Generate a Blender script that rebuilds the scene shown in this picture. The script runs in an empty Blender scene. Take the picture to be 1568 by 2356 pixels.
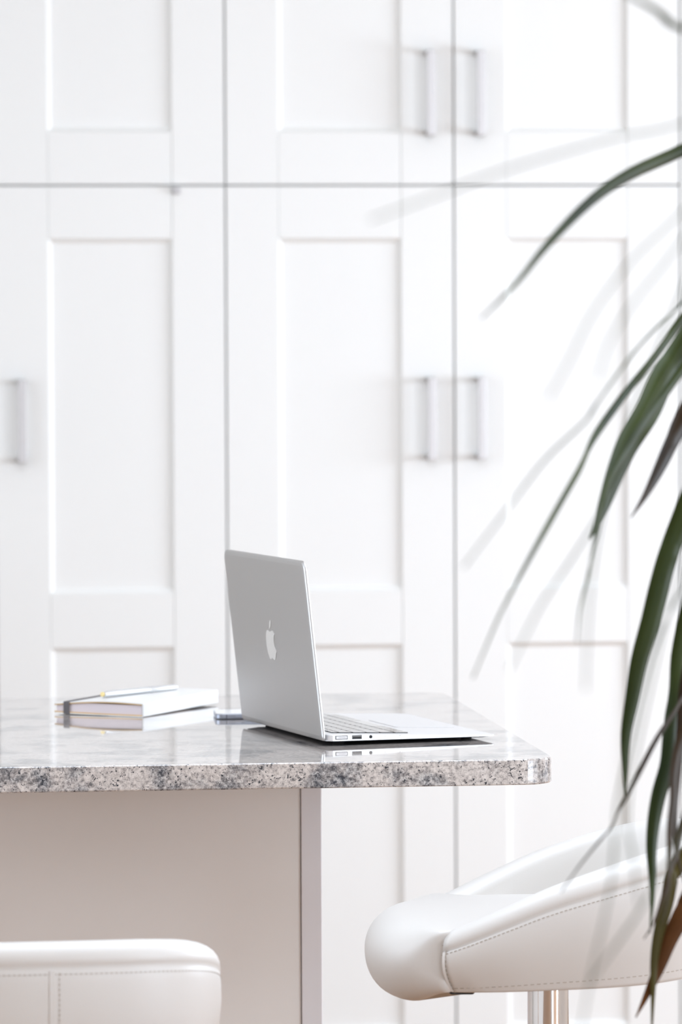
import bpy, bmesh, math, random
from mathutils import Vector, Matrix

random.seed(7)
S = bpy.context.scene
COL = S.collection

# ------------------------------------------------------------------ camera
camd = bpy.data.cameras.new('camera')
cam = bpy.data.objects.new('camera', camd)
COL.objects.link(cam)
pitch, yaw, roll = math.radians(2.367), math.radians(6.5175), math.radians(-0.2425)
fw = Vector((math.sin(yaw) * math.cos(pitch), math.cos(yaw) * math.cos(pitch), -math.sin(pitch)))
rt = Vector((math.cos(yaw), -math.sin(yaw), 0))
up = rt.cross(fw)
r2 = rt * math.cos(roll) + up * math.sin(roll)
u2 = -rt * math.sin(roll) + up * math.cos(roll)
m = Matrix.Identity(4)
for i in range(3):
    m[i][0], m[i][1], m[i][2] = r2[i], u2[i], -fw[i]
m.translation = (0, 0, 1.4203)
cam.matrix_world = m
camd.sensor_fit = 'VERTICAL'
camd.sensor_height = 36
camd.lens = 154.85
camd.dof.use_dof = True
camd.dof.focus_distance = 5.1
camd.dof.aperture_fstop = 7.1
camd.clip_end = 100
S.camera = cam

# ------------------------------------------------------------------ light and exposure
S.view_settings.view_transform = 'Standard'
S.view_settings.look = 'None'
S.view_settings.gamma = 1
S.view_settings.use_curve_mapping = False
S.view_settings.exposure = 0.30
S.cycles.max_bounces = 10
S.cycles.diffuse_bounces = 6
S.cycles.glossy_bounces = 6
S.cycles.sample_clamp_indirect = 6
S.cycles.caustics_reflective = False
S.cycles.caustics_refractive = False
S.cycles.use_denoising = True
w = bpy.data.worlds.new('sky')
S.world = w
w.use_nodes = True
bg = w.node_tree.nodes['Background']
bg.inputs[0].default_value = (0.80, 0.88, 1.0, 1)
bg.inputs[1].default_value = 1.2


DAY = (0.825, 0.935, 1.065)


def area(name, loc, direction, sx, sy, power, col):
    d = bpy.data.lights.new(name, 'AREA')
    d.shape = 'RECTANGLE'
    d.size, d.size_y = sx, sy
    d.energy = power
    d.color = col
    o = bpy.data.objects.new(name, d)
    COL.objects.link(o)
    o.location = loc
    o.rotation_euler = Vector(direction).to_track_quat('-Z', 'Z').to_euler()
    return o


# daylight through the right-hand windows; front, left and overhead lamps are added fill
area('daylight_side_window', (3.93, 6.25, 1.35), (-1, 0, -.22), 0.9, 1.8, 74, DAY)
area('daylight_terrace_door', (3.93, 1.60, 1.15), (-1, .15, -.05), 3.0, 1.9, 112, DAY)
area('front_fill_light', (2.6, -2.43, 1.35), (0, 1, 0), 1.9, 1.9, 68, DAY)  # added fill from behind the camera for front-facing surfaces
area('left_fill_light', (-1.70, 5.05, 1.55), (1, 0, -.1), 1.3, 1.2, 15, DAY)  # added fill that brightens the stool front and other left-facing surfaces
area('overhead_fill_light', (.55, 4.65, 2.50), (0, 0, -1), 1.3, 1.1, 24, DAY)  # added top light for the seats and upward-facing surfaces


# ------------------------------------------------------------------ materials
def mat(name, col, rough=0.5, metal=0.0, coat=0.0, spec=0.5, trans=0.0):
    mt = bpy.data.materials.new(name)
    mt.use_nodes = True
    b = mt.node_tree.nodes['Principled BSDF']
    b.inputs['Base Color'].default_value = (*col, 1)
    b.inputs['Roughness'].default_value = rough
    b.inputs['Metallic'].default_value = metal
    b.inputs['Coat Weight'].default_value = coat
    b.inputs['Coat Roughness'].default_value = 0.05
    b.inputs['Specular IOR Level'].default_value = spec
    b.inputs['Transmission Weight'].default_value = trans
    return mt


def nodes(mt):
    nt = mt.node_tree
    return nt, nt.nodes['Principled BSDF'], nt.nodes.new, nt.links.new


def coords(mt, scale=(1, 1, 1), kind='Object'):
    nt, b, N, K = nodes(mt)
    tc = N('ShaderNodeTexCoord')
    mp = N('ShaderNodeMapping')
    mp.inputs['Scale'].default_value = scale
    K(tc.outputs[kind], mp.inputs['Vector'])
    return mp.outputs[0]


def noise(mt, vec, scale, detail=4, rough=0.5):
    nt, b, N, K = nodes(mt)
    n = N('ShaderNodeTexNoise')
    n.inputs['Scale'].default_value = scale
    n.inputs['Detail'].default_value = detail
    n.inputs['Roughness'].default_value = rough
    K(vec, n.inputs['Vector'])
    return n.outputs['Fac']


def ramp(mt, fac, stops, interp='LINEAR'):
    nt, b, N, K = nodes(mt)
    r = N('ShaderNodeValToRGB')
    r.color_ramp.interpolation = interp
    e = r.color_ramp.elements
    while len(e) < len(stops):
        e.new(0.5)
    for el, (p, c) in zip(e, stops):
        el.position = p
        el.color = (*c, 1) if len(c) == 3 else c
    K(fac, r.inputs[0])
    return r.outputs[0]


def mix(mt, fac, a, c, mode='MIX'):
    nt, b, N, K = nodes(mt)
    x = N('ShaderNodeMix')
    x.data_type = 'RGBA'
    x.blend_type = mode
    if isinstance(fac, (int, float)):
        x.inputs[0].default_value = fac
    else:
        K(fac, x.inputs[0])
    for v, i in ((a, 6), (c, 7)):
        if isinstance(v, tuple):
            x.inputs[i].default_value = (*v, 1)
        else:
            K(v, x.inputs[i])
    return x.outputs[2]


def bump(mt, h, strength, dist):
    nt, b, N, K = nodes(mt)
    x = N('ShaderNodeBump')
    x.inputs['Strength'].default_value = strength
    x.inputs['Distance'].default_value = dist
    K(h, x.inputs['Height'])
    K(x.outputs[0], b.inputs['Normal'])


def base(mt, sock):
    nt, b, N, K = nodes(mt)
    K(sock, b.inputs['Base Color'])


M = {}
M['lacquer'] = mat('white_lacquer', (0.86, 0.86, 0.84), 0.38)
v = coords(M['lacquer']); bump(M['lacquer'], noise(M['lacquer'], v, 60, 2), 0.05, 0.001)
M['wall'] = mat('wall_paint', (0.84, 0.83, 0.80), 0.8)
v = coords(M['wall']); bump(M['wall'], noise(M['wall'], v, 180, 3), 0.1, 0.001)
M['ceiling'] = mat('ceiling_paint', (0.88, 0.88, 0.87), 0.85)
v = coords(M['ceiling']); bump(M['ceiling'], noise(M['ceiling'], v, 150, 3), 0.1, 0.001)
M['nickel'] = mat('satin_nickel', (0.56, 0.54, 0.535), 0.5, 1.0)
v = coords(M['nickel'], (300, 300, 4)); bump(M['nickel'], noise(M['nickel'], v, 1, 2), 0.06, 0.0005)
M['chrome'] = mat('chrome', (0.86, 0.86, 0.87), 0.04, 1.0)
M['black_plastic'] = mat('black_plastic', (0.015, 0.015, 0.016), 0.45)
M['grey_plastic'] = mat('grey_plastic', (0.55, 0.54, 0.55), 0.5)
M['rubber'] = mat('dark_rubber', (0.02, 0.018, 0.017), 0.8)
M['panel'] = mat('beige_panel', (0.89, 0.855, 0.82), 0.35)
v = coords(M['panel'])
base(M['panel'], ramp(M['panel'], noise(M['panel'], v, 3, 3), [(0.3, (0.88, 0.845, 0.81)), (0.7, (0.90, 0.865, 0.83))]))
M['end_panel'] = mat('pale_grey_end_panel', (0.84, 0.82, 0.84), 0.35)
v = coords(M['end_panel'], (200, 200, 3)); bump(M['end_panel'], noise(M['end_panel'], v, 1, 2), 0.05, 0.0006)

# polished granite: pinkish white ground, grey clouds, black flecks
g = M['granite'] = mat('polished_granite', (0.7, 0.66, 0.63), 0.05, coat=0.45)
g.node_tree.nodes['Principled BSDF'].inputs['Coat IOR'].default_value = 1.5
g.node_tree.nodes['Principled BSDF'].inputs['Coat Roughness'].default_value = 0.02
v = coords(g)
cloud = noise(g, v, 17, 5, 0.6)
fine = noise(g, v, 260, 4, 0.65)
ground = ramp(g, fine, [(0.30, (0.14, 0.13, 0.13)), (0.43, (0.45, 0.395, 0.365)), (0.62, (0.68, 0.61, 0.565))])
grey = ramp(g, fine, [(0.38, (0.03, 0.034, 0.045)), (0.5, (0.15, 0.15, 0.16)), (0.66, (0.50, 0.48, 0.47))])
cl = ramp(g, cloud, [(0.47, (0, 0, 0)), (0.62, (1, 1, 1))])
gm = mix(g, cl, ground, grey)
fleck = noise(g, v, 330, 3, 0.7)
area_n = noise(g, v, 45, 3, 0.5)
nt, b, N, K = nodes(g)
ad = N('ShaderNodeMath'); ad.operation = 'MULTIPLY_ADD'
K(area_n, ad.inputs[0]); ad.inputs[1].default_value = 0.22; K(fleck, ad.inputs[2])
fl = ramp(g, ad.outputs[0], [(0.715, (0, 0, 0)), (0.745, (1, 1, 1))])
base(g, mix(g, fl, gm, (0.03, 0.032, 0.04)))

M['alu'] = mat('shaded_lid_aluminium', (0.62, 0.61, 0.605), 0.42, 1.0)  # laptop aluminium for the lid, its shaded back darkened in the colour
v = coords(M['alu']); bump(M['alu'], noise(M['alu'], v, 2500, 2), 0.04, 0.0002)
M['alu_lit'] = mat('lit_base_aluminium', (0.86, 0.86, 0.87), 0.42, 0.75)  # same laptop aluminium for the base, light on it put into the colour
M['dark_alu'] = mat('dark_bottom_case', (0.06, 0.06, 0.075), 0.5, 0.6)
M['logo'] = mat('white_glossy_emblem', (0.76, 0.735, 0.70), 0.25)
M['screen'] = mat('dark_glass_screen', (0.01, 0.01, 0.012), 0.08)
M['key'] = mat('key_plastic', (0.05, 0.05, 0.052), 0.15, coat=1.0)
M['well'] = mat('keyboard_well', (0.02, 0.02, 0.02), 0.7)
M['port'] = mat('port_metal', (0.10, 0.095, 0.09), 0.35, 0.8)

M['cover'] = mat('white_cloth_cover', (0.82, 0.815, 0.80), 0.35)
v = coords(M['cover']); bump(M['cover'], noise(M['cover'], v, 900, 3), 0.15, 0.0003)
M['kraft'] = mat('ochre_board_edge', (0.62, 0.40, 0.16), 0.7)
M['pages'] = mat('page_block', (0.70, 0.63, 0.655), 0.8)
v = coords(M['pages'], (3, 3, 2600)); bump(M['pages'], noise(M['pages'], v, 1, 1), 0.3, 0.0003)
M['elastic'] = mat('dark_grey_elastic', (0.12, 0.11, 0.115), 0.8)
v = coords(M['elastic'], (900, 900, 900)); bump(M['elastic'], noise(M['elastic'], v, 1, 1), 0.3, 0.0003)
M['pen'] = mat('silver_pen_barrel', (0.74, 0.76, 0.78), 0.25, 0.7)
M['brass'] = mat('brass_tip', (0.62, 0.48, 0.22), 0.35, 1.0)
M['phone_glass'] = mat('reflection_white_glass', (0.85, 0.86, 0.87), 0.04)  # white here stands for the bright reflection on the glass
M['phone_band'] = mat('slate_metal_band', (0.36, 0.38, 0.44), 0.35, 0.8)

lt = M['leather'] = mat('off_white_leather', (0.72, 0.695, 0.665), 0.42)
v = coords(lt)
bump(lt, noise(lt, v, 420, 4, 0.6), 0.12, 0.0006)
M['thread'] = mat('taupe_thread', (0.42, 0.36, 0.30), 0.8)

lf = M['leaf'] = mat('strap_leaf', (0.05, 0.09, 0.025), 0.6, spec=0.15)
v = coords(lf)
base(lf, ramp(lf, noise(lf, v, 5, 3), [(0.3, (0.012, 0.022, 0.004)), (0.7, (0.045, 0.062, 0.012))]))
lf2 = M['leaf_dry'] = mat('dry_strap_leaf', (0.13, 0.05, 0.015), 0.7, spec=0.1)
v = coords(lf2)
base(lf2, ramp(lf2, noise(lf2, v, 7, 3), [(0.3, (0.045, 0.016, 0.004)), (0.7, (0.15, 0.055, 0.010))]))
lf3 = M['leaf_olive'] = mat('olive_strap_leaf', (0.10, 0.085, 0.02), 0.65, spec=0.15)
v = coords(lf3)
base(lf3, ramp(lf3, noise(lf3, v, 7, 3), [(0.3, (0.04, 0.032, 0.007)), (0.7, (0.10, 0.08, 0.015))]))
lf4 = M['leaf_dark'] = mat('dark_brown_strap_leaf', (0.02, 0.014, 0.008), 0.6, spec=0.15)
v = coords(lf4)
base(lf4, ramp(lf4, noise(lf4, v, 6, 3), [(0.35, (0.016, 0.009, 0.004)), (0.65, (0.040, 0.021, 0.006))]))
M['bark'] = mat('cane_bark', (0.24, 0.17, 0.11), 0.85)
v = coords(M['bark'], (6, 6, 60)); bump(M['bark'], noise(M['bark'], v, 1, 3), 0.6, 0.004)
M['glaze'] = mat('teal_glaze', (0.012, 0.17, 0.22), 0.12)
M['soil'] = mat('potting_soil', (0.05, 0.035, 0.025), 0.95)
v = coords(M['soil']); bump(M['soil'], noise(M['soil'], v, 120, 5), 0.8, 0.006)
M['oak'] = mat('oak_floor', (0.33, 0.19, 0.11), 0.4)
v = coords(M['oak'], (14, 1.2, 1))
base(M['oak'], ramp(M['oak'], noise(M['oak'], v, 3, 5), [(0.3, (0.28, 0.145, 0.07)), (0.7, (0.40, 0.22, 0.11))]))
M['glass'] = mat('window_glass', (1, 1, 1), 0.0, trans=1.0)
M['upvc'] = mat('white_frame', (0.84, 0.84, 0.84), 0.4)


# ------------------------------------------------------------------ helpers
def link(name, me, mt, parent=None, smooth=False):
    o = bpy.data.objects.new(name, me)
    COL.objects.link(o)
    for x in (mt if isinstance(mt, (list, tuple)) else [mt]):
        me.materials.append(x)
    if parent is not None:
        o.parent = parent
    if smooth:
        for p in me.polygons:
            p.use_smooth = True
    return o


def obj(name, bm, mt, parent=None, smooth=False):
    me = bpy.data.meshes.new(name)
    bmesh.ops.recalc_face_normals(bm, faces=bm.faces)
    bm.to_mesh(me)
    bm.free()
    return link(name, me, mt, parent, smooth)


def pyobj(name, vs, fs, mt, parent=None, smooth=False):
    bm = bmesh.new()
    vv = [bm.verts.new(p) for p in vs]
    for f in fs:
        try:
            bm.faces.new([vv[i] for i in f])
        except ValueError:
            pass
    return obj(name, bm, mt, parent, smooth)


def bevel(o, width, seg=2, angle=35):
    b = o.modifiers.new('bevel', 'BEVEL')
    b.width = width
    b.segments = seg
    b.limit_method = 'ANGLE'
    b.angle_limit = math.radians(angle)
    return o


def add_box(bm, x0, x1, y0, y1, z0, z1):
    vs = [bm.verts.new(p) for p in ((x0, y0, z0), (x1, y0, z0), (x1, y1, z0), (x0, y1, z0),
                                    (x0, y0, z1), (x1, y0, z1), (x1, y1, z1), (x0, y1, z1))]
    for f in ((0, 3, 2, 1), (4, 5, 6, 7), (0, 1, 5, 4), (1, 2, 6, 5), (2, 3, 7, 6), (3, 0, 4, 7)):
        bm.faces.new([vs[i] for i in f])


def box(name, x0, x1, y0, y1, z0, z1, mt, parent=None, bev=0.0, seg=2):
    bm = bmesh.new()
    add_box(bm, x0, x1, y0, y1, z0, z1)
    o = obj(name, bm, mt, parent)
    if bev:
        bevel(o, bev, seg)
    return o


def rounded(x0, x1, y0, y1, r, n=8):
    """outline of a rounded rectangle, counter-clockwise; r is one radius or four (x1y1, x0y1, x0y0, x1y0)"""
    rs = r if isinstance(r, (list, tuple)) else (r,) * 4
    out = []
    for k, (cx, cy, rr) in enumerate(((x1, y1, rs[0]), (x0, y1, rs[1]), (x0, y0, rs[2]), (x1, y0, rs[3]))):
        sx, sy = (-1 if cx == x1 else 1), (-1 if cy == y1 else 1)
        if rr <= 0:
            out.append((cx, cy))
            continue
        for i in range(n + 1):
            a = math.pi / 2 * (k + i / n)
            out.append((cx + sx * rr + rr * math.cos(a), cy + sy * rr + rr * math.sin(a)))
    return out


def loft(name, rings, mt, parent=None, smooth=False, cap=True, closed=True):
    n = len(rings[0])
    vs = [p for r in rings for p in r]
    fs = []
    for k in range(len(rings) - 1):
        for i in range(n if closed else n - 1):
            j = (i + 1) % n
            fs.append((k * n + i, k * n + j, (k + 1) * n + j, (k + 1) * n + i))
    if cap:
        fs.append(tuple(range(n)))
        fs.append(tuple(range((len(rings) - 1) * n, len(rings) * n)))
    return pyobj(name, vs, fs, mt, parent, smooth)


def prism(name, outline, z0, z1, mt, parent=None, bev=0.0, seg=2, smooth=False):
    o = loft(name, [[(x, y, z0) for x, y in outline], [(x, y, z1) for x, y in outline]], mt, parent)
    if bev:
        bevel(o, bev, seg, 50)
    return o


def lathe(name, prof, mt, parent=None, n=48, smooth=True, centre=(0, 0)):
    rings = [[(centre[0] + r * math.cos(2 * math.pi * i / n), centre[1] + r * math.sin(2 * math.pi * i / n), z)
              for i in range(n)] for r, z in prof]
    o = loft(name, rings, mt, parent, smooth)
    if smooth:
        e = o.modifiers.new('edges', 'EDGE_SPLIT')
        e.split_angle = math.radians(40)
    return o


def thing(name, label, cat, loc=(0, 0, 0), rz=0.0, group=None):
    o = bpy.data.objects.new(name, None)
    COL.objects.link(o)
    o.location = loc
    o.rotation_euler = (0, 0, rz)
    o.empty_display_size = 0.05
    tag(o, label, cat, group)
    return o


def tag(o, label, cat, group=None):
    o['label'] = label
    o['category'] = cat
    if group:
        o['group'] = group
    return o


def struct(o):
    o['kind'] = 'structure'
    return o


# ------------------------------------------------------------------ the room
X0, X1, Y0, Y1, H = -1.75, 4.0, -2.5, 8.22, 2.52
fl_o = struct(box('floor', X0 - .2, X1 + .2, Y0 - .2, Y1 + .2, -0.12, -0.004, M['oak']))
for k in range(36):                         # oak boards, each a piece of the floor
    bw = (X1 - X0) / 36
    box('plank', X0 + k * bw + .001, X0 + (k + 1) * bw - .001, Y0, Y1, -0.004, 0.0, M['oak'], fl_o)
bm = bmesh.new()
for q in ((X0 - .2, X1 + .2, Y0 - .2, 4.05), (X0 - .2, X1 + .2, 5.25, Y1 + .2), (X0 - .2, -.15, 4.05, 5.25), (1.25, X1 + .2, 4.05, 5.25)):
    add_box(bm, *q, H, H + .15)
struct(obj('ceiling', bm, M['ceiling']))
added_skylight = struct(box('added_skylight_pane', -.15, 1.25, 4.05, 5.25, H + .16, H + .17, M['glass']))  # unseen pane, added to go with the overhead fill
struct(box('wall_back', X0 - .2, X1 + .2, Y1, Y1 + .2, 0, H, M['wall']))


def wall_open(name, axis, fixed0, fixed1, a0, a1, holes):
    """a wall with window openings; holes are (a, b, z0, z1) along the wall"""
    bm = bmesh.new()

    def put(p, q, z0, z1):
        if axis == 'y':
            add_box(bm, fixed0, fixed1, p, q, z0, z1)
        else:
            add_box(bm, p, q, fixed0, fixed1, z0, z1)
    cur = a0
    for p, q, z0, z1 in holes:
        put(cur, p, 0, H)
        if z0 > 0:
            put(p, q, 0, z0)
        put(p, q, z1, H)
        cur = q
    put(cur, a1, 0, H)
    return struct(obj(name, bm, M['wall']))


wall_open('wall_right', 'y', X1, X1 + .2, Y0 - .2, Y1, [(.05, 3.15, .15, 2.2), (5.75, 6.75, .35, 2.35)])
wall_open('wall_left', 'y', X0 - .2, X0, Y0 - .2, Y1, [(4.30, 5.80, .9, 2.2)])
wall_open('wall_front', 'x', Y0 - .2, Y0, X0, X1, [(1.6, 3.6, .35, 2.35)])


def window(name, axis, fixed, a, b, z0, z1):
    bm = bmesh.new()
    t = .06
    for p, q, c, d in ((a, a + t, z0, z1), (b - t, b, z0, z1), (a + t, b - t, z0, z0 + t), (a + t, b - t, z1 - t, z1),
                       ((a + b) / 2 - t / 2, (a + b) / 2 + t / 2, z0 + t, z1 - t)):
        if axis == 'y':
            add_box(bm, fixed, fixed + .06, p, q, c, d)
        else:
            add_box(bm, p, q, fixed, fixed + .06, c, d)
    o = struct(obj(name, bm, M['upvc']))
    for p, q in ((a + t, (a + b) / 2 - t / 2), ((a + b) / 2 + t / 2, b - t)):
        if axis == 'y':
            box('pane', fixed + .025, fixed + .03, p, q, z0 + t, z1 - t, M['glass'], o)
        else:
            box('pane', p, q, fixed + .025, fixed + .03, z0 + t, z1 - t, M['glass'], o)
    return o


window('window_1', 'y', X1 + .08, .05, 3.15, .15, 2.2)
window('window_2', 'y', X1 + .08, 5.75, 6.75, .35, 2.35)
window('added_front_window', 'x', Y0 - .16, 1.6, 3.6, .35, 2.35)  # unseen window, added to go with the front fill
window('added_left_window', 'y', X0 - .14, 4.30, 5.80, .9, 2.2)  # unseen window, added to go with the left fill

# ------------------------------------------------------------------ cabinets on the back wall
WY = 7.633
SEAM = 1.672
TOP = 2.40


def tray(name, x0, x1, z0, z1, y, c, d, parent):
    """recessed panel with a chamfer of width c and depth d round it"""
    o = [(x0, y, z0), (x1, y, z0), (x1, y, z1), (x0, y, z1)]
    i = [(x0 + c, y + d, z0 + c), (x1 - c, y + d, z0 + c), (x1 - c, y + d, z1 - c), (x0 + c, y + d, z1 - c)]
    fs = [(4, 5, 6, 7)] + [(k, (k + 1) % 4, 4 + (k + 1) % 4, 4 + k) for k in range(4)]
    return pyobj(name, o + i, fs, M['lacquer'], parent)


def pull(x, z0, z1, parent):
    bm = bmesh.new()
    w_, t_, out = .0145, .007, .036
    y = WY - out
    add_box(bm, x - w_ / 2, x + w_ / 2, y, y + t_, z0, z1)
    for a in (z0, z1 - .009):
        add_box(bm, x - w_ / 2, x + w_ / 2, y + t_, WY, a, a + .009)
    o = obj('handle', bm, M['nickel'], parent)
    bevel(o, .0012, 2)
    o['label'] = 'satin nickel square bar handle'
    return o


def door(x0, x1, z0, z1, mids, parent, hand=None):
    g_, st, c, d = .0015, .091, .0075, .007
    x0, x1, z0, z1 = x0 + g_, x1 - g_, z0 + g_, z1 - g_
    dr = box('door', x0 + .001, x1 - .001, WY + .012, WY + .020, z0 + .001, z1 - .001, M['lacquer'], parent)
    for a, b_ in ((x0, x0 + st), (x1 - st, x1)):
        box('stile', a, b_, WY, WY + .012, z0, z1, M['lacquer'], dr, .0009)
    rails = [(z0, z0 + st)] + mids + [(z1 - st, z1)]
    for a, b_ in rails:
        box('rail', x0 + st + .0004, x1 - st - .0004, WY + .0005, WY + .012, a, b_, M['lacquer'], dr, .0009)
    for (a, b_), (e, f_) in zip(rails[:-1], rails[1:]):
        tray('door_panel', x0 + st, x1 - st, b_, e, WY + .001, c, d, dr)
    if hand:
        pull(hand[0], hand[1], hand[2], dr)
    return dr


edges = [-.1275, .2725, .6725, 1.0725, 1.4725]
names = [None, 'left', 'middle', 'right']
low = ['tall white cabinet at the far left end of the row',
       'tall white cabinet behind the notebook, single bar handle at its left edge',
       'tall white cabinet behind the laptop, bar handle on its right stile',
       'tall white cabinet behind the drooping leaves, bar handle on its left stile']
upp = ['white top cupboard at the far left end of the row',
       'white top cupboard without a handle, above the cabinet behind the notebook',
       'white top cupboard above the laptop, bar handle on its right stile',
       'white top cupboard above the plant leaves, bar handle on its left stile']
for k in range(1, 4):
    a, b_ = edges[k], edges[k + 1]
    t = thing('tall_cabinet', low[k], 'cabinet', ((a + b_) / 2, 7.9, 0), 0, 'tall shaker cabinets in a row')
    inv = t.location
    hx = a + .044 if k in (1, 3) else b_ - .044
    kids = []
    kids.append(box('carcass', a + .0005, b_ - .0005, WY + .0225, 8.2, .1, SEAM - .0005, M['lacquer'], t))
    kids.append(box('plinth', a + .0005, b_ - .0005, WY + .06, 8.2, 0, .1, M['lacquer'], t))
    dr = door(a, b_, .1, SEAM, [(.870, .965)], t, (hx, 1.193, 1.337))
    kids.append(dr)
    if k == 1:
        la = box('latch', .580, .594, WY - .010, WY + .002, 1.6565, 1.6685, M['grey_plastic'], dr, .0025, 3)
        la['label'] = 'small grey plastic catch under the seam'
    t2 = thing('top_cupboard', upp[k], 'cabinet', ((a + b_) / 2, 7.9, SEAM), 0, 'top cupboards above the tall cabinets')
    kids2 = [box('carcass', a + .0005, b_ - .0005, WY + .0225, 8.2, SEAM + .0005, TOP, M['lacquer'], t2)]
    kids2.append(door(a, b_, SEAM, TOP, [], t2, None if k == 1 else (hx, 1.757, 1.905)))
    for tt, kk in ((t, kids), (t2, kids2)):
        for o in kk:
            o.location = -tt.location
f = thing('tall_end_panel', 'plain white full-height panel closing the row of cabinets behind the leaves', 'panel', (1.55, 7.9, 0))
o = box('board', 1.4745, 1.66, WY + .001, 8.2, 0, TOP, M['lacquer'], f, .001)
o.location = -f.location
f = thing('tall_filler_panel', 'plain white full-height panel beside the cabinet behind the notebook', 'panel', (-.1, 7.9, 0))
o = box('board', -.6, .2705, WY + .001, 8.2, 0, TOP, M['lacquer'], f, .001)
o.location = -f.location
struct(box('trim_1', -.6, 1.66, WY + .04, 8.2, TOP, H, M['lacquer']))
struct(box('baseboard_back', 1.66, X1, Y1 - .015, Y1, 0, .1, M['upvc']))

# ------------------------------------------------------------------ island and worktop
isl = thing('kitchen_island', 'beige kitchen island cabinet under the granite worktop', 'island', (-.4, 5.7, 0))
PY = 5.42
for o in (box('back_panel', -1.40, .5672, PY + .004, PY + .022, .09, .8895, M['panel'], isl, .0008),
          box('carcass', -1.40, .567, PY + .022, 5.96, .09, .8895, M['lacquer'], isl),
          box('end_panel', .5679, .5934, PY, 5.98, 0, .8895, M['end_panel'], isl, .0012),
          box('plinth', -1.38, .565, PY + .06, 5.92, 0, .09, M['lacquer'], isl)):
    o.location = -isl.location
    if o.name.startswith('end_panel'):
        o['label'] = 'pale lilac grey end panel edge'
top = prism('granite_worktop', rounded(-1.5, .8291, 5.056, 6.013, (.04, .01, .01, .04), 10), .8897, .92, M['granite'])
bevel(top, .0022, 3, 50)
tag(top, 'polished speckled grey and white granite worktop carrying the laptop', 'worktop')

# ------------------------------------------------------------------ laptop
lap = thing('laptop', 'open silver laptop seen from behind, on the granite worktop', 'laptop', (.5763, 5.249, .92), math.radians(12.29))
W, D = .325, .2235
BX0 = .0050
out = rounded(BX0, D, 0, W, .011, 6)


def zt(x):
    return .0137 + (.0062 - .0137) * (x - BX0) / (D - BX0)


def zbm(x):
    return .0058 + (.0052 - .0058) * (x - BX0) / (D - BX0)


def inset(o, d, x0, x1, y0, y1):
    cx, cy = (x0 + x1) / 2, (y0 + y1) / 2
    sx, sy = (x1 - x0 - 2 * d) / (x1 - x0), (y1 - y0 - 2 * d) / (y1 - y0)
    return [(cx + (x - cx) * sx, cy + (y - cy) * sy) for x, y in o]


KX0, KX1, KY0, KY1 = .020, .119, .0255, .2995
r_side = [[(x, y, zbm(x)) for x, y in out], [(x, y, zt(x) - .0006) for x, y in out],
          [(x, y, zt(x)) for x, y in inset(out, .0006, BX0, D, 0, W)]]
deck = loft('base', r_side, [M['alu_lit']], lap)
bot = inset(out, .0004, BX0, D, 0, W)
ob = loft('bottom_case', [[(x, y, zbm(x)) for x, y in bot],
                          [(x, y, zbm(x) - .0018) for x, y in inset(out, .008, BX0, D, 0, W)],
                          [(x, y, .0016) for x, y in inset(out, .03, BX0, D, 0, W)]], M['dark_alu'], lap)
for fx, fy in ((.03, .03), (.03, W - .03), (.195, .03), (.195, W - .03)):
    rf = lathe('rubber_foot', [(.006, 0), (.007, .0008), (.007, .0045)], M['rubber'], lap, 20)
    rf.location = (fx, fy, 0)


def plate(name, o, z_of, h, mt, parent):
    return loft(name, [[(x, y, z_of(x)) for x, y in o], [(x, y, z_of(x) + h) for x, y in o]], mt, parent)


plate('keyboard_well', rounded(KX0, KX1, KY0, KY1, .003, 3), zt, .00012, M['well'], lap)
plate('trackpad', rounded(.133, .209, .110, .215, .004, 4), zt, .0003, M['alu_lit'], lap)
pg = rounded(.1325, .2095, .1095, .2155, .0045, 4)
plate('trackpad_gap', pg, zt, .00015, M['port'], lap)
# keys: six rows; y runs from the left side of the laptop (near the camera) to its right side
rows = [
    (.0075, [1.0] * 14),
    (.0165, [1.0] * 13 + [1.5]),
    (.0165, [1.5] + [1.0] * 13),
    (.0165, [1.78] + [1.0] * 11 + [1.78]),
    (.0165, [2.3] + [1.0] * 10 + [2.3]),
    (.0175, [1.0, 1.0, 1.0, 1.25, 5.4, 1.25, 1.0, 1.0, 1.0, 1.0]),
]
kcache = {}
x = KX0 + .0006
gap = .0024
gx = (KX1 - KX0 - .0012 - sum(r[0] for r in rows)) / 5
slope = math.atan2(.0062 - .0137, D - BX0)
for kd, ws in rows:
    unit = (KY1 - KY0 - .0012 - gap * (len(ws) - 1)) / sum(ws)
    y = KY0 + .0006
    for ww in ws:
        kw = ww * unit
        key = (round(kd, 5), round(kw, 5))
        if key not in kcache:
            oo = rounded(-kd / 2, kd / 2, -kw / 2, kw / 2, .0014, 2)
            tmp = loft('key', [[(a, b_, 0) for a, b_ in oo], [(a, b_, .0011) for a, b_ in oo]], M['key'], lap)
            kcache[key] = tmp.data
            ko = tmp
        else:
            ko = bpy.data.objects.new('key', kcache[key])
            COL.objects.link(ko)
            ko.parent = lap
        ko.location = (x + kd / 2, y + kw / 2, zt(x + kd / 2) + .0001)
        ko.rotation_euler = (0, -slope, 0)
        y += kw + gap
    x += kd + gx


def port(name, x0, x1, z, h, mt, depth=.0004):
    bm = bmesh.new()
    add_box(bm, x0, x1, -.0003, depth, z - h / 2, z + h / 2)
    return bevel(obj(name, bm, mt, lap), .0003, 1)


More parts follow.
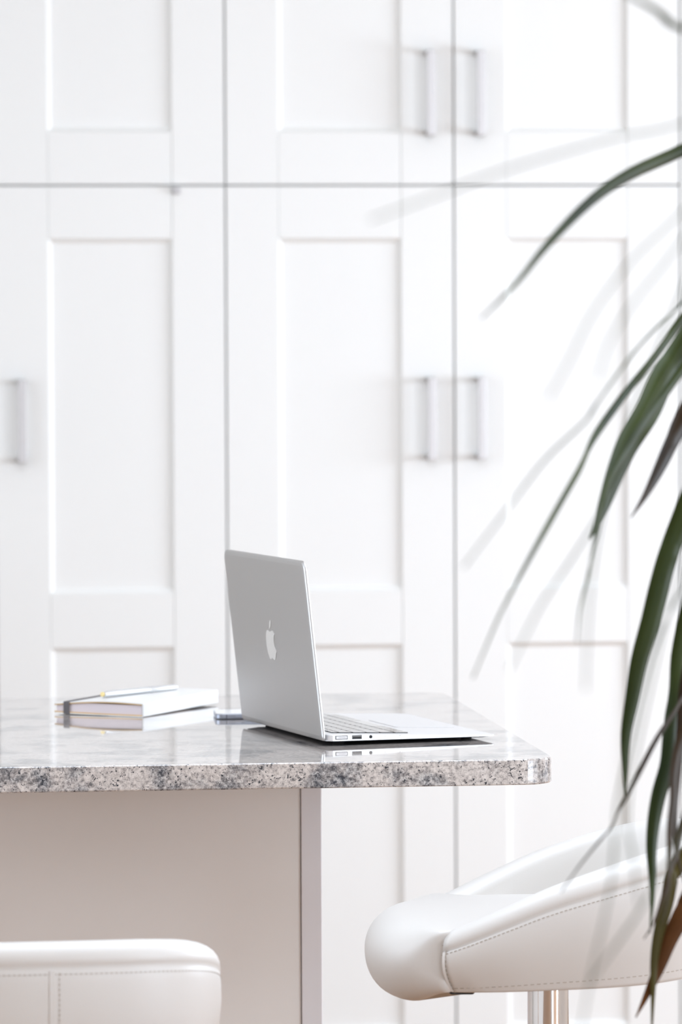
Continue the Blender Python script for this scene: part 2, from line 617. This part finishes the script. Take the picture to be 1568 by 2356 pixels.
PZ = .0098
port('power_port', .0160, .0320, PZ, .0050, M['port'])
port('power_port_plate', .0170, .0310, PZ, .0034, M['nickel'], .0002).location.y = -.0002
for q in range(5):
    port('contact_pin', .0205 + q * .0018, .0213 + q * .0018, PZ, .001, M['port'], .0002).location.y = -.0004
port('usb_port', .0372, .0500, PZ - .0001, .0050, M['port'])
port('usb_tongue', .0382, .0490, PZ - .0008, .0022, M['well'], .0002).location.y = -.0003
bm = bmesh.new()
bmesh.ops.create_cone(bm, cap_ends=True, segments=20, radius1=.0021, radius2=.0021, depth=.0007,
                      matrix=Matrix.Translation((.0612, 0, PZ - .0002)) @ Matrix.Rotation(math.pi / 2, 4, 'X'))
obj('headphone_jack', bm, M['well'], lap)
for mx in (.0795, .0985):
    bm = bmesh.new()
    bmesh.ops.create_cone(bm, cap_ends=True, segments=10, radius1=.0005, radius2=.0005, depth=.0006,
                          matrix=Matrix.Translation((mx, 0, PZ)) @ Matrix.Rotation(math.pi / 2, 4, 'X'))
    obj('microphone_hole', bm, M['well'], lap)

# lid: local x through its thickness (0 = outer face), y across, z up from the hinge
LH = .2187
lo = rounded(0, W, 0, LH, (.011, .011, .004, .004), 8)


def lin(d):
    return inset(lo, d, 0, W, 0, LH)


lid = loft('lid', [[(.0000, a, b_) for a, b_ in lin(.0060)], [(.0006, a, b_) for a, b_ in lin(.0024)],
                   [(.0016, a, b_) for a, b_ in lin(.0006)], [(.0026, a, b_) for a, b_ in lo],
                   [(.0034, a, b_) for a, b_ in lo], [(.0040, a, b_) for a, b_ in lin(.0006)]], M['alu'], lap)
lid.location = (0, 0, .0058)
lid.rotation_euler = (0, -math.radians(6.28), 0)
scr = [(a, b_) for a, b_ in rounded(.014, W - .014, .022, LH - .014, .001, 1)]
loft('screen', [[(.0040, a, b_) for a, b_ in scr], [(.0042, a, b_) for a, b_ in scr]], M['screen'], lid)


def smooth_loop(pts, n=6):
    res = []
    L_ = len(pts)
    for i in range(L_):
        p0, p1, p2, p3 = (Vector(pts[(i + q) % L_]) for q in (-1, 0, 1, 2))
        for s in range(n):
            t_ = s / n
            res.append(tuple(.5 * ((2 * p1) + (p2 - p0) * t_ + (2 * p0 - 5 * p1 + 4 * p2 - p3) * t_ ** 2
                                   + (3 * p1 - p0 - 3 * p2 + p3) * t_ ** 3)))
    return res


fruit = smooth_loop([(0, .355), (.12, .395), (.25, .42), (.37, .385), (.46, .30)], 6)[:24]
fruit += [(.46, .30)] + [(.40, .235), (.355, .16), (.335, .07), (.338, -.02), (.365, -.11), (.42, -.17), (.485, -.205)]
fruit += smooth_loop([(.485, -.205), (.44, -.33), (.35, -.47), (.25, -.555), (.14, -.55), (0, -.51), (-.14, -.55), (-.25, -.555),
                      (-.36, -.46), (-.46, -.28), (-.50, -.06), (-.48, .15), (-.39, .32), (-.25, .415), (-.12, .395), (0, .355)], 4)[1:60]
leafpts = smooth_loop([(.0, .46), (.02, .60), (.10, .71), (.215, .77), (.20, .64), (.12, .52)], 4)
LS = .0375
for nm, pts in (('emblem', fruit), ('emblem_leaf', leafpts)):
    pp = [(W / 2 - a * LS, LH * .50 + b_ * LS) for a, b_ in pts]     # seen from behind, so mirrored in y
    e = loft(nm, [[(.0002, a, b_) for a, b_ in pp], [(-.0004, a, b_) for a, b_ in pp]], M['logo'], lid)
    e['label'] = 'white fruit emblem with a bite on the lid' if nm == 'emblem' else 'small leaf above the white emblem'

# ------------------------------------------------------------------ notebook, pen, phone
ang = math.atan2(.1822, .1145)                 # direction of the spine
nb = thing('notebook', 'thick white notebook with ochre edges and a grey elastic, left of the laptop', 'notebook', (.3894, 5.6785, .92), ang)
nb.rotation_euler.y = -0.010
NL, NW, NT = .212, .131, .0182                 # local x along the spine, y from spine to fore edge
nseg = 18


def lift(y, x):
    """how far the top cover bows up towards the fore edge"""
    s = y / NW
    return .0022 * math.sin(math.pi * min(1, s * 1.02)) * (1 - .5 * x / NL) - .0035 * s ** 2


ys = [NW * i / nseg for i in range(nseg + 1)]
xs = [NL * i / 6 for i in range(7)]


def sheet(name, z_of, th, mt, y0=0., y1=NW, x0=0., x1=NL, parent=nb):
    yy = [y0 + (y1 - y0) * i / nseg for i in range(nseg + 1)]
    xx = [x0 + (x1 - x0) * i / 6 for i in range(7)]
    vs, fs = [], []
    n = len(yy)
    for lay in (0, 1):
        for a in xx:
            for c in yy:
                vs.append((a, c, z_of(a, c) + lay * th))
    o1 = len(xx) * n
    for i in range(len(xx) - 1):
        for j in range(n - 1):
            q = (i * n + j, i * n + j + 1, (i + 1) * n + j + 1, (i + 1) * n + j)
            fs.append(q)
            fs.append(tuple(o1 + k for k in q))
    for i in range(len(xx) - 1):
        for j in (0, n - 1):
            fs.append((i * n + j, (i + 1) * n + j, o1 + (i + 1) * n + j, o1 + i * n + j))
    for j in range(n - 1):
        for i in (0, len(xx) - 1):
            fs.append((i * n + j, i * n + j + 1, o1 + i * n + j + 1, o1 + i * n + j))
    return pyobj(name, vs, fs, mt, parent)


def low_z(a, c):
    return .0004 + .0035 * (c / NW) ** 2 * .4


c1 = sheet('bottom_cover', lambda a, c: low_z(a, c), .0012, M['cover'])
c1e = sheet('board_edge', lambda a, c: low_z(a, c) + .0012, .0013, M['kraft'], .001, NW - .0004, .0002, NL - .0002)
c1e['label'] = 'ochre inner board of the cover'
pgs = sheet('page_block', lambda a, c: low_z(a, c) + .0025, NT - .0056, M['pages'], .002, NW - .003, .0016, NL - .0016)


def top_z(a, c):
    return NT - .0026 + lift(c, a)


for vtx in pgs.data.vertices:                  # upper side of the pages follows the cover more loosely
    if vtx.co.z > NT * .5:
        vtx.co.z = min(vtx.co.z, top_z(vtx.co.x, vtx.co.y) - .0003)
c2e = sheet('board_edge', lambda a, c: top_z(a, c), .0013, M['kraft'], .001, NW - .0004, .0002, NL - .0002)
c2 = sheet('top_cover', lambda a, c: top_z(a, c) + .0013, .0012, M['cover'])
sp = box('spine', 0, NL, -.0012, .001, .0006, NT - .0001, M['cover'], nb, .0008)
EY = NW * .855
bm = bmesh.new()
pts = [(-.0012, low_z(0, EY) - .0003)] + [(-.0012, low_z(0, EY) + (top_z(0, EY) + .0030 - low_z(0, EY)) * q / 4) for q in range(1, 5)]
pts += [(NL * q / 6, top_z(NL * q / 6, EY) + .0030) for q in range(1, 7)]
pts += [(NL + .0012, top_z(NL, EY) + .002), (NL + .0012, .0004)]
rings = []
for i, (a, z) in enumerate(pts):
    p0, p1 = pts[max(0, i - 1)], pts[min(len(pts) - 1, i + 1)]
    tx, tz = p1[0] - p0[0], p1[1] - p0[1]
    l_ = math.hypot(tx, tz) or 1
    nx, nz = -tz / l_ * .0005, tx / l_ * .0005
    rings.append([(a - nx, EY - .0042, z - nz), (a + nx, EY - .0042, z + nz), (a + nx, EY + .0042, z + nz), (a - nx, EY + .0042, z - nz)])
bm.free()
loft('elastic_band', rings, M['elastic'], nb)

p_a, p_b = Vector((.3420, 5.7560, 0)), Vector((.4462, 5.8575, 0))
pen = thing('pen', 'slim silver pen lying across the white notebook', 'pen', (p_a.x, p_a.y, .92 + NT + .0062), math.atan2(p_b.y - p_a.y, p_b.x - p_a.x))
PL = (p_b - p_a).length


def rod(name, prof, mt, parent, n=24):
    rings = [[(a, r * math.cos(2 * math.pi * i / n), r * math.sin(2 * math.pi * i / n)) for i in range(n)] for a, r in prof]
    o = loft(name, rings, mt, parent, True)
    e = o.modifiers.new('edges', 'EDGE_SPLIT')
    e.split_angle = math.radians(35)
    return o


rod('barrel', [(.0012, .0041), (.003, .0045), (PL * .62, .0045), (PL * .62 + .0004, .0043), (PL * .62 + .0012, .0043),
               (PL * .62 + .0016, .0045), (PL - .004, .0043), (PL, .0036)], M['pen'], pen)
rod('end_button', [(-.0006, .0030), (-.0002, .0034), (.0014, .0034)], M['brass'], pen)['label'] = 'brass coloured round end'

ph = thing('phone', 'white smartphone with a slate grey metal band, half hidden behind the laptop lid', 'phone', (.4800, 5.634, .92), math.radians(-2.5))
po = rounded(0, .138, 0, .067, .009, 8)
loft('band', [[(a, b_, .0006) for a, b_ in inset(po, .0008, 0, .138, 0, .067)], [(a, b_, .0014) for a, b_ in po], [(a, b_, .0062) for a, b_ in po],
              [(a, b_, .0069) for a, b_ in inset(po, .0007, 0, .138, 0, .067)]], M['phone_band'], ph)
plate('back_glass', inset(po, .0009, 0, .138, 0, .067), lambda q: 0, .0007, M['screen'], ph)
plate('screen', inset(po, .0009, 0, .138, 0, .067), lambda q: .0069, .0005, M['phone_glass'], ph)
box('antenna_line', .0140, .0148, -.0002, .001, .0013, .0063, M['black_plastic'], ph)
for bx in (.025, .038):
    box('side_button', bx, bx + .008, -.0005, .001, .0030, .0046, M['phone_band'], ph, .0004)

# ------------------------------------------------------------------ bar stools
HW, AF, AB = .200, .220, .205          # half width, reach forwards and backwards from the column
SE = 2.7
XS = .131                              # where the wrap-around arms begin


def plan(phi, off=0.0):
    """superellipse outline of the stool, phi from the front"""
    c, s = math.cos(phi), math.sin(phi)
    e = 2 / SE
    a = AF if c >= 0 else AB
    return (math.copysign(abs(c) ** e, c) * (a - off), math.copysign(abs(s) ** e, s) * (HW - off))


PROF = [(-.21, .163), (-.16, .156), (-.12, .148), (-.07, .135), (.005, .113), (.07, .086), (.131, .060), (.2, .04)]


def arm_h(x):
    for (a, h0), (b_, h1) in zip(PROF, PROF[1:]):
        if x <= b_:
            t_ = max(0, (x - a) / (b_ - a))
            return h0 + (h1 - h0) * t_
    return PROF[-1][1]


def arm_s(x):
    return (arm_h(x - .02) + 2 * arm_h(x) + arm_h(x + .02)) / 4


SEAMDROP = .030


def outer_pt(phi, f):
    """point on the outer face of the wrap, f = height as a fraction from hem to rim seam"""
    x, y = plan(phi)
    h = arm_s(x)
    hb = -.012 + .012 * (1 - (x + .2) / .331) * .9
    zs = h - .0245
    z = hb + (zs - hb) * f
    off = .017 * (1 - f) ** 1.3 + .002 - .006 * math.sin(math.pi * f)
    X, Y = plan(phi, off)
    return X, Y, z


phi0 = math.acos((XS / AF) ** (SE / 2))


def make_stool():
    t = thing('bar_stool', '', 'stool')
    # --- wrap: cross-sections from the near front corner round the back to the far one
    rings = []
    n = 92
    for i in range(n + 1):
        phi = phi0 + (2 * math.pi - 2 * phi0) * i / n
        x, y = plan(phi)
        h = arm_s(x)
        sec = [(*plan(phi, .034), outer_pt(phi, 0)[2] + .004), (*plan(phi, .022), outer_pt(phi, 0)[2] - .001)]
        sec += [outer_pt(phi, f) for f in (0, .03, .12, .3, .5, .7, .88, .975)]
        a = outer_pt(phi, 1.0)
        sec.append((*plan(phi, .0032), a[2] - .0004))            # the sunk seam
        zs = a[2]
        sec.append((*plan(phi, .0015), zs + .0022))
        T = .042
        R_ = h - zs - .002
        for q in range(1, 12):                                    # rounded rim
            an = math.pi * q / 12
            off = .0015 + (T / 2) * (1 - math.cos(an))
            sec.append((*plan(phi, off), zs + .002 + R_ * math.sin(an) ** .8))
        sec.append((*plan(phi, T + .003), zs - .006))
        sec.append((*plan(phi, T + .010), min(zs - .01, .05) - .004))
        sec.append((*plan(phi, T + .012), .028))
        rings.append(sec)
    # creases in the leather below the front seam
    for i, sec in enumerate(rings):
        for side in (i, n - i):
            u = side / n * 14
            if u < 2.2:
                for k in range(2, 9):
                    f = (k - 2) / 6
                    wv = .0016 * math.sin(9 * u + 5 * f + 1.0) * math.exp(-((f - .25) / .28) ** 2) * math.exp(-(u / .9) ** 2) * min(1, u * 4)
                    X, Y, Z = sec[k]
                    l_ = math.hypot(X, Y)
                    sec[k] = (X + X / l_ * wv, Y + Y / l_ * wv, Z)
    wrap = loft('backrest', rings, M['leather'], t, True, True, True)
    wrap['label'] = 'curved low backrest running into both arms'
    # --- seat cushion with the rolled front
    m_ = 120
    prof = []
    for q in range(0, 25):
        an = -math.pi / 2 + math.pi * q / 24
        prof.append((1 - math.cos(an), math.sin(an)))

    def sm(v):
        v = min(1, max(0, v))
        return v * v * (3 - 2 * v)

    def outline(psi, d):
        x, y = plan(psi, 0)
        return plan(psi, d + .034 * sm((XS + .002 - x) / .02))
    rg = []
    for c, s in prof:
        ring = []
        for i in range(m_):
            psi = 2 * math.pi * i / m_
            x = plan(psi)[0]
            fr = sm((x - XS + .004) / .075)                 # 0 at the side seams, 1 on the rolled front
            zt_ = .0605 + .002 * fr
            zb_ = (-.012 if x > XS - .002 else .004) - .020 * fr
            rad = .007 + .041 * fr
            zm = (zt_ + zb_) / 2
            hh = (zt_ - zb_) / 2
            if s >= 0:
                z = zt_ - min(rad * 1.15, hh) * (1 - s) if fr < .02 else zm + hh * (s if fr > .6 else s ** (.25 + .75 * fr / .6))
            else:
                z = zm + hh * (s if fr > .6 else -((-s) ** (.25 + .75 * fr / .6)))
            X, Y = outline(psi, rad * c * (1 if s > 0 else .8) + .0026 * (1 - fr) * (1 - (s + 1) / 2) * 4)
            ring.append((X, Y, z))
        rg.append(ring)
    # crown towards the middle
    for d, z in ((.075, .0645), (.12, .066), (.17, .0665)):
        rg.append([(*plan(2 * math.pi * i / m_, d), z) for i in range(m_)])
    seat = loft('seat', rg, M['leather'], t, True)
    # --- stitching: short dashes along the seams
    bm = bmesh.new()

    def dashes(pts, step=.0055, ln=.0034, wd=.0004):
        acc = 0
        for p, q in zip(pts, pts[1:]):
            p, q = Vector(p), Vector(q)
            l_ = (q - p).length
            while acc < l_:
                c = p + (q - p) * (acc / l_)
                d = (q - p).normalized()
                nn = Vector((c.x, c.y, 0)).normalized()
                e = d.cross(nn)
                ends = [c - d * ln / 2, c + d * ln / 2]
                ring = []
                for w_ in ends:
                    ring.append([bm.verts.new(w_ + e * a * wd + nn * b_ * wd) for a, b_ in ((-1, -.6), (1, -.6), (1, 1), (-1, 1))])
                for k in range(4):
                    bm.faces.new((ring[0][k], ring[0][(k + 1) % 4], ring[1][(k + 1) % 4], ring[1][k]))
                bm.faces.new(ring[0])
                bm.faces.new(ring[1][::-1])
                acc += step
            acc -= l_
    for f, up_ in ((.94, 0), (1.0, .0085)):
        pts = []
        for i in range(n + 1):
            phi = phi0 + (2 * math.pi - 2 * phi0) * i / n
            X, Y, Z = outer_pt(phi, f)
            if up_:
                X, Y = plan(phi, .0030)
                Z += up_
            pts.append((X, Y, Z))
        dashes(pts)
    pts = []
    for i in range(n + 1):
        phi = phi0 + (2 * math.pi - 2 * phi0) * i / n
        pts.append(outer_pt(phi, .09))
    dashes(pts, .0075, .0042)
    for sgn in (1, -1):
        for dx in (.02,):
            pts = []
            for q in range(14):
                phi = phi0 + dx
                X, Y, Z = outer_pt(phi, q / 13)
                pts.append((X, sgn * Y, Z))
            dashes(pts)
    for dx in (-.012, .012):                                        # centre seam of the back
        pts = [outer_pt(math.pi + dx * (1 if dx > 0 else 1), q / 13 * .94) for q in range(14)]
        if dx > 0:
            dashes(pts)
    st = obj('stitching', bm, M['thread'], t)
    st['kind'] = 'stuff'
    # piping strips beside the seams, as sewn flat seams
    for sgn in (1, -1):
        pts = [outer_pt(phi0 + .006, q / 12) for q in range(13)]
        ring = [[(X + a, sgn * (Y + b_), Z) for a, b_ in ((.0016, -.0004), (.0016, .0011), (-.0016, .0013), (-.0016, -.0004))] for X, Y, Z in pts]
        loft('seam_strip', ring, M['leather'], t)
    pts = [outer_pt(math.pi, q / 12 * .97) for q in range(13)]
    loft('seam_strip', [[(X + a, b_, Z) for a, b_ in ((.001, -.0035), (-.0010, -.003), (-.0010, .003), (.001, .0035))] for X, Y, Z in pts], M['leather'], t)
    # --- underside, lift and foot
    prism('mounting_plate', rounded(-.09, .09, -.08, .08, .02, 5), .006, .03, M['black_plastic'], t, .002)
    lv = box('lever', .092, .122, .100, .135, -.020, -.006, M['black_plastic'], t, .003, 3)
    lv['label'] = 'black height lever under the seat'
    for ch in t.children:                  # seat is 37 cm wide overall
        ch.data.transform(Matrix.Scale(.927, 4))
    return t


def finish_stool(t, zb):
    """column and foot reach from the seat to the floor; the Empty sits on the floor"""
    for ch in list(t.children):
        ch.location.z += zb
    lathe('column', [(.0234, .03), (.0234, zb - .004)], M['chrome'], t, 48)['label'] = 'polished chrome column'
    lathe('foot_plate', [(.205, 0), (.205, .004), (.20, .010), (.12, .020), (.05, .034), (.034, .060), (.0250, .075)], M['chrome'], t, 64)


s1 = make_stool()
s2 = s1.copy()
COL.objects.link(s2)
for ch in list(s1.children):
    c = ch.copy()
    COL.objects.link(c)
    c.parent = s2
finish_stool(s1, 0.7174)
finish_stool(s2, 0.6627)
s1.location = (0.7803, 4.8204, 0)
s1.rotation_euler = (0, 0, math.radians(180 - 6.5))
s2.location = (0.2039, 4.5423, 0)
s2.rotation_euler = (0, 0, math.radians(91))
tag(s1, 'white leather bucket stool on a chrome column, side on beside the plant', 'stool', 'white leather bar stools')
tag(s2, 'white leather bar stool seen from behind, in front of the beige island panel', 'stool', 'white leather bar stools')

# ------------------------------------------------------------------ potted plant
LEAVES = [
    ([(0.980, 3.500, 1.600), (0.943, 3.606, 1.650), (0.902, 3.751, 1.658), (0.858, 3.888, 1.638), (0.811, 3.970, 1.608), (0.764, 3.950, 1.582), (0.693, 3.820, 1.556), (0.636, 3.690, 1.529), (0.578, 3.560, 1.490), (0.532, 3.430, 1.457), (0.485, 3.300, 1.429)], 0.013, 25),
    ([(0.980, 3.500, 1.600), (0.902, 3.359, 1.674), (0.822, 3.204, 1.678), (0.736, 3.044, 1.641), (0.640, 2.890, 1.589), (0.532, 2.750, 1.550), (0.487, 2.700, 1.540), (0.441, 2.650, 1.528), (0.393, 2.600, 1.514), (0.347, 2.550, 1.498), (0.303, 2.500, 1.483)], 0.003, 84),
    ([(0.980, 3.500, 1.600), (0.901, 3.393, 1.665), (0.813, 3.278, 1.673), (0.721, 3.156, 1.650), (0.635, 3.029, 1.624), (0.561, 2.900, 1.620), (0.536, 2.850, 1.627), (0.511, 2.800, 1.632), (0.485, 2.750, 1.636)], 0.009, 78),
    ([(0.980, 3.500, 1.600), (0.900, 3.369, 1.673), (0.814, 3.223, 1.678), (0.724, 3.074, 1.636), (0.632, 2.930, 1.567), (0.539, 2.800, 1.493), (0.500, 2.750, 1.464), (0.466, 2.700, 1.430), (0.443, 2.650, 1.401), (0.422, 2.600, 1.379)], 0.003, 82),
    ([(0.980, 3.500, 1.600), (0.895, 3.362, 1.673), (0.802, 3.212, 1.671), (0.706, 3.057, 1.620), (0.613, 2.902, 1.546), (0.531, 2.750, 1.475), (0.512, 2.712, 1.459), (0.486, 2.675, 1.435), (0.465, 2.638, 1.411), (0.452, 2.600, 1.390)], 0.003, 83),
    ([(0.980, 3.500, 1.600), (0.934, 3.574, 1.630), (0.879, 3.677, 1.601), (0.822, 3.773, 1.540), (0.771, 3.826, 1.478), (0.735, 3.800, 1.443), (0.697, 3.688, 1.427), (0.656, 3.575, 1.407), (0.623, 3.462, 1.392), (0.583, 3.350, 1.366), (0.553, 3.237, 1.352), (0.504, 3.125, 1.326), (0.457, 3.013, 1.292), (0.413, 2.900, 1.262)], 0.009, 66),
    ([(0.980, 3.500, 1.600), (0.949, 3.645, 1.651), (0.918, 3.837, 1.631), (0.883, 4.016, 1.569), (0.843, 4.123, 1.492), (0.793, 4.100, 1.429), (0.748, 4.011, 1.391), (0.707, 3.922, 1.362), (0.663, 3.833, 1.325), (0.636, 3.744, 1.302), (0.604, 3.656, 1.275), (0.569, 3.567, 1.243), (0.538, 3.478, 1.217), (0.510, 3.389, 1.195), (0.477, 3.300, 1.156)], 0.014, 45),
    ([(0.980, 3.500, 1.600), (0.953, 3.655, 1.656), (0.930, 3.856, 1.638), (0.902, 4.045, 1.571), (0.862, 4.163, 1.483), (0.803, 4.150, 1.400), (0.777, 4.114, 1.373), (0.756, 4.079, 1.343), (0.731, 4.043, 1.314), (0.713, 4.007, 1.289), (0.697, 3.971, 1.264), (0.683, 3.936, 1.244), (0.670, 3.900, 1.232)], 0.028, 15),
    ([(0.980, 3.500, 1.600), (0.948, 3.647, 1.647), (0.915, 3.840, 1.609), (0.880, 4.019, 1.520), (0.840, 4.125, 1.417), (0.793, 4.100, 1.334), (0.770, 4.050, 1.307), (0.749, 4.000, 1.285), (0.729, 3.950, 1.267), (0.708, 3.900, 1.251)], 0.019, 20),
    ([(0.980, 3.500, 1.600), (0.945, 3.621, 1.643), (0.908, 3.781, 1.612), (0.868, 3.930, 1.537), (0.824, 4.020, 1.451), (0.774, 4.000, 1.383), (0.715, 3.900, 1.329), (0.670, 3.800, 1.286), (0.642, 3.700, 1.247), (0.619, 3.600, 1.228), (0.599, 3.500, 1.218), (0.576, 3.400, 1.199), (0.557, 3.300, 1.182)], 0.013, 40),
    ([(0.980, 3.500, 1.600), (0.889, 3.365, 1.674), (0.788, 3.215, 1.669), (0.686, 3.063, 1.606), (0.592, 2.920, 1.505), (0.517, 2.800, 1.386), (0.492, 2.760, 1.339), (0.473, 2.720, 1.294), (0.461, 2.680, 1.260), (0.452, 2.640, 1.232), (0.444, 2.600, 1.204)], 0.005, 82),
    ([(0.980, 3.500, 1.600), (0.947, 3.636, 1.654), (0.916, 3.801, 1.617), (0.881, 3.958, 1.516), (0.842, 4.070, 1.381), (0.793, 4.100, 1.242), (0.778, 4.094, 1.205), (0.769, 4.087, 1.179), (0.759, 4.081, 1.145), (0.747, 4.075, 1.108), (0.739, 4.069, 1.072), (0.732, 4.062, 1.040), (0.730, 4.056, 1.008), (0.729, 4.050, 0.984)], 0.024, 25),
    ([(0.900, 3.620, 1.120), (0.879, 3.708, 1.160), (0.855, 3.830, 1.158), (0.828, 3.947, 1.133), (0.801, 4.018, 1.100), (0.773, 4.000, 1.077), (0.756, 3.950, 1.069), (0.730, 3.900, 1.049), (0.700, 3.850, 1.015), (0.678, 3.800, 0.997), (0.661, 3.750, 0.987), (0.644, 3.700, 0.983), (0.617, 3.650, 0.967), (0.594, 3.600, 0.953)], 0.01, 45),
    ([(0.900, 3.620, 1.120), (0.882, 3.735, 1.188), (0.862, 3.884, 1.227), (0.841, 4.029, 1.231), (0.820, 4.130, 1.197), (0.802, 4.150, 1.119), (0.795, 4.135, 1.074), (0.788, 4.120, 1.051), (0.783, 4.105, 1.033), (0.777, 4.090, 1.008), (0.766, 4.075, 0.983), (0.758, 4.060, 0.958), (0.753, 4.045, 0.934), (0.751, 4.030, 0.910), (0.748, 4.015, 0.886), (0.743, 4.000, 0.861)], 0.022, 30),
    ([(0.900, 3.620, 1.120), (0.875, 3.681, 1.156), (0.843, 3.768, 1.158), (0.809, 3.852, 1.135), (0.778, 3.906, 1.098), (0.754, 3.900, 1.054), (0.740, 3.867, 1.023), (0.733, 3.833, 1.003), (0.724, 3.800, 0.982), (0.717, 3.767, 0.955), (0.709, 3.733, 0.931), (0.698, 3.700, 0.909)], 0.012, 35),
    ([(0.900, 3.620, 1.120), (0.890, 3.740, 1.168), (0.886, 3.895, 1.148), (0.877, 4.042, 1.083), (0.853, 4.141, 0.996), (0.802, 4.150, 0.909), (0.791, 4.142, 0.895), (0.784, 4.133, 0.870), (0.775, 4.125, 0.844), (0.769, 4.117, 0.818), (0.766, 4.108, 0.786), (0.763, 4.100, 0.742)], 0.017, 25),
    ([(0.900, 3.620, 1.120), (0.890, 3.741, 1.168), (0.885, 3.896, 1.144), (0.876, 4.043, 1.071), (0.854, 4.141, 0.974), (0.811, 4.150, 0.876), (0.800, 4.140, 0.858), (0.786, 4.130, 0.836), (0.774, 4.120, 0.811), (0.760, 4.110, 0.786), (0.748, 4.100, 0.767)], 0.021, 15),
    ([(0.900, 3.620, 1.120), (0.823, 3.456, 1.226), (0.734, 3.267, 1.295), (0.646, 3.078, 1.314), (0.568, 2.914, 1.272), (0.513, 2.800, 1.155), (0.501, 2.775, 1.107), (0.500, 2.750, 1.085), (0.497, 2.725, 1.072), (0.494, 2.700, 1.060)], 0.004, 79),
    ([(0.900, 3.620, 1.120), (0.821, 3.465, 1.217), (0.729, 3.295, 1.265), (0.638, 3.119, 1.265), (0.558, 2.951, 1.220), (0.502, 2.800, 1.130), (0.490, 2.760, 1.098), (0.481, 2.720, 1.076), (0.469, 2.680, 1.055), (0.454, 2.640, 1.027), (0.441, 2.600, 0.999)], 0.004, 78),
    ([(0.900, 3.620, 1.120), (0.833, 3.467, 1.203), (0.760, 3.299, 1.223), (0.685, 3.126, 1.197), (0.608, 2.957, 1.141), (0.530, 2.800, 1.073), (0.504, 2.750, 1.050), (0.484, 2.700, 1.041), (0.461, 2.650, 1.029), (0.445, 2.600, 1.025)], 0.004, 80),
    ([(0.900, 3.620, 1.120), (0.881, 3.724, 1.180), (0.858, 3.861, 1.207), (0.835, 3.994, 1.201), (0.813, 4.086, 1.162), (0.796, 4.100, 1.089), (0.788, 4.080, 1.042), (0.780, 4.060, 0.999), (0.774, 4.040, 0.964), (0.772, 4.020, 0.934), (0.776, 4.000, 0.904)], 0.013, 35),
    ([(0.980, 3.500, 1.600), (0.906, 3.472, 1.631), (0.818, 3.448, 1.585), (0.730, 3.418, 1.500), (0.656, 3.372, 1.410), (0.609, 3.300, 1.353), (0.570, 3.180, 1.314), (0.535, 3.060, 1.294), (0.490, 2.940, 1.261), (0.451, 2.820, 1.239), (0.413, 2.700, 1.209)], 0.007, 70),
    ([(0.900, 3.620, 1.120), (0.878, 3.708, 1.158), (0.853, 3.827, 1.141), (0.826, 3.940, 1.089), (0.799, 4.010, 1.022), (0.773, 4.000, 0.960), (0.764, 3.975, 0.939), (0.752, 3.950, 0.922), (0.735, 3.925, 0.886), (0.719, 3.900, 0.870)], 0.01, 40),
]
DRY, OLIVE, DARK = 16, 15, (8, 12, 14, 20, 22)
pl = thing('potted_plant', 'tall potted plant with long dark strap leaves drooping in front of the stool', 'plant', (.95, 3.58, 0))
base_v = Vector(pl.location)
lathe('pot', [(.12, 0), (.135, .01), (.175, .30), (.178, .32), (.165, .32), (.160, .27)], M['glaze'], pl, 48)['label'] = 'teal glazed pot'
lathe('soil', [(.150, .24), (.160, .272), (.08, .282), (.01, .285)], M['soil'], pl, 32)


def cane(p0, p1, r):
    rings = []
    for q in range(9):
        t_ = q / 8
        c = Vector(p0).lerp(Vector(p1), t_) + Vector((.02 * math.sin(3 * t_), .015 * math.sin(5 * t_), 0))
        rr = r * (1 - .25 * t_) * (1 + .05 * (q % 2))
        rings.append([(c.x + rr * math.cos(2 * math.pi * i / 14), c.y + rr * math.sin(2 * math.pi * i / 14), c.z) for i in range(14)])
    return loft('cane', rings, M['bark'], pl, True)


cane((.03, -.06, .26), (.02, -.09, 1.60), .022)
cane((-.03, .03, .26), (-.06, .035, 1.12), .020)


def ribbon(pts, width, edge_deg, mt):
    """a strap leaf with a folded midrib, tapering to its tip"""
    P = [Vector(p) - base_v for p in pts]
    fine_p = []
    for i in range(len(P) - 1):
        p0, p1, p2, p3 = P[max(0, i - 1)], P[i], P[i + 1], P[min(len(P) - 1, i + 2)]
        for s in range(4):
            t_ = s / 4
            fine_p.append(.5 * ((2 * p1) + (p2 - p0) * t_ + (2 * p0 - 5 * p1 + 4 * p2 - p3) * t_ ** 2 + (3 * p1 - p0 - 3 * p2 + p3) * t_ ** 3))
    fine_p.append(P[-1])
    n = len(fine_p)
    rings = []
    for i, c in enumerate(fine_p):
        tn = (fine_p[min(n - 1, i + 1)] - fine_p[max(0, i - 1)]).normalized()
        side = tn.cross(Vector((0, 1, 0)))
        if side.length < 1e-4:
            side = Vector((1, 0, 0))
        side.normalize()
        nrm = side.cross(tn).normalized()
        an = math.radians(edge_deg)
        sd = side * math.cos(an) + nrm * math.sin(an)
        nr = nrm * math.cos(an) - side * math.sin(an)
        s = i / (n - 1)
        wd = width / 2 * min(1, .35 + s * 2.2) * (1 if s < .55 else max(.06, 1 - ((s - .55) / .45) ** 1.6))
        th = .0005
        rings.append([c - sd * wd, c - nr * (wd * .22) - nr * th, c + sd * wd, c + sd * wd * .98 + nr * th, c - nr * (wd * .22) + nr * th, c - sd * wd * .98 + nr * th])
    return loft('leaf', [[tuple(q) for q in r] for r in rings], mt, pl, True)


for i, (pts, wd, ed) in enumerate(LEAVES):
    mt = M['leaf']
    if i == DRY:
        mt = M['leaf_dry']
    elif i == OLIVE:
        mt = M['leaf_olive']
    elif i in DARK:
        mt = M['leaf_dark']
    o = ribbon(pts, wd, ed, mt)
    if i == DRY:
        o['label'] = 'rust brown dried leaf'
    elif i == OLIVE:
        o['label'] = 'olive leaf turning yellow'
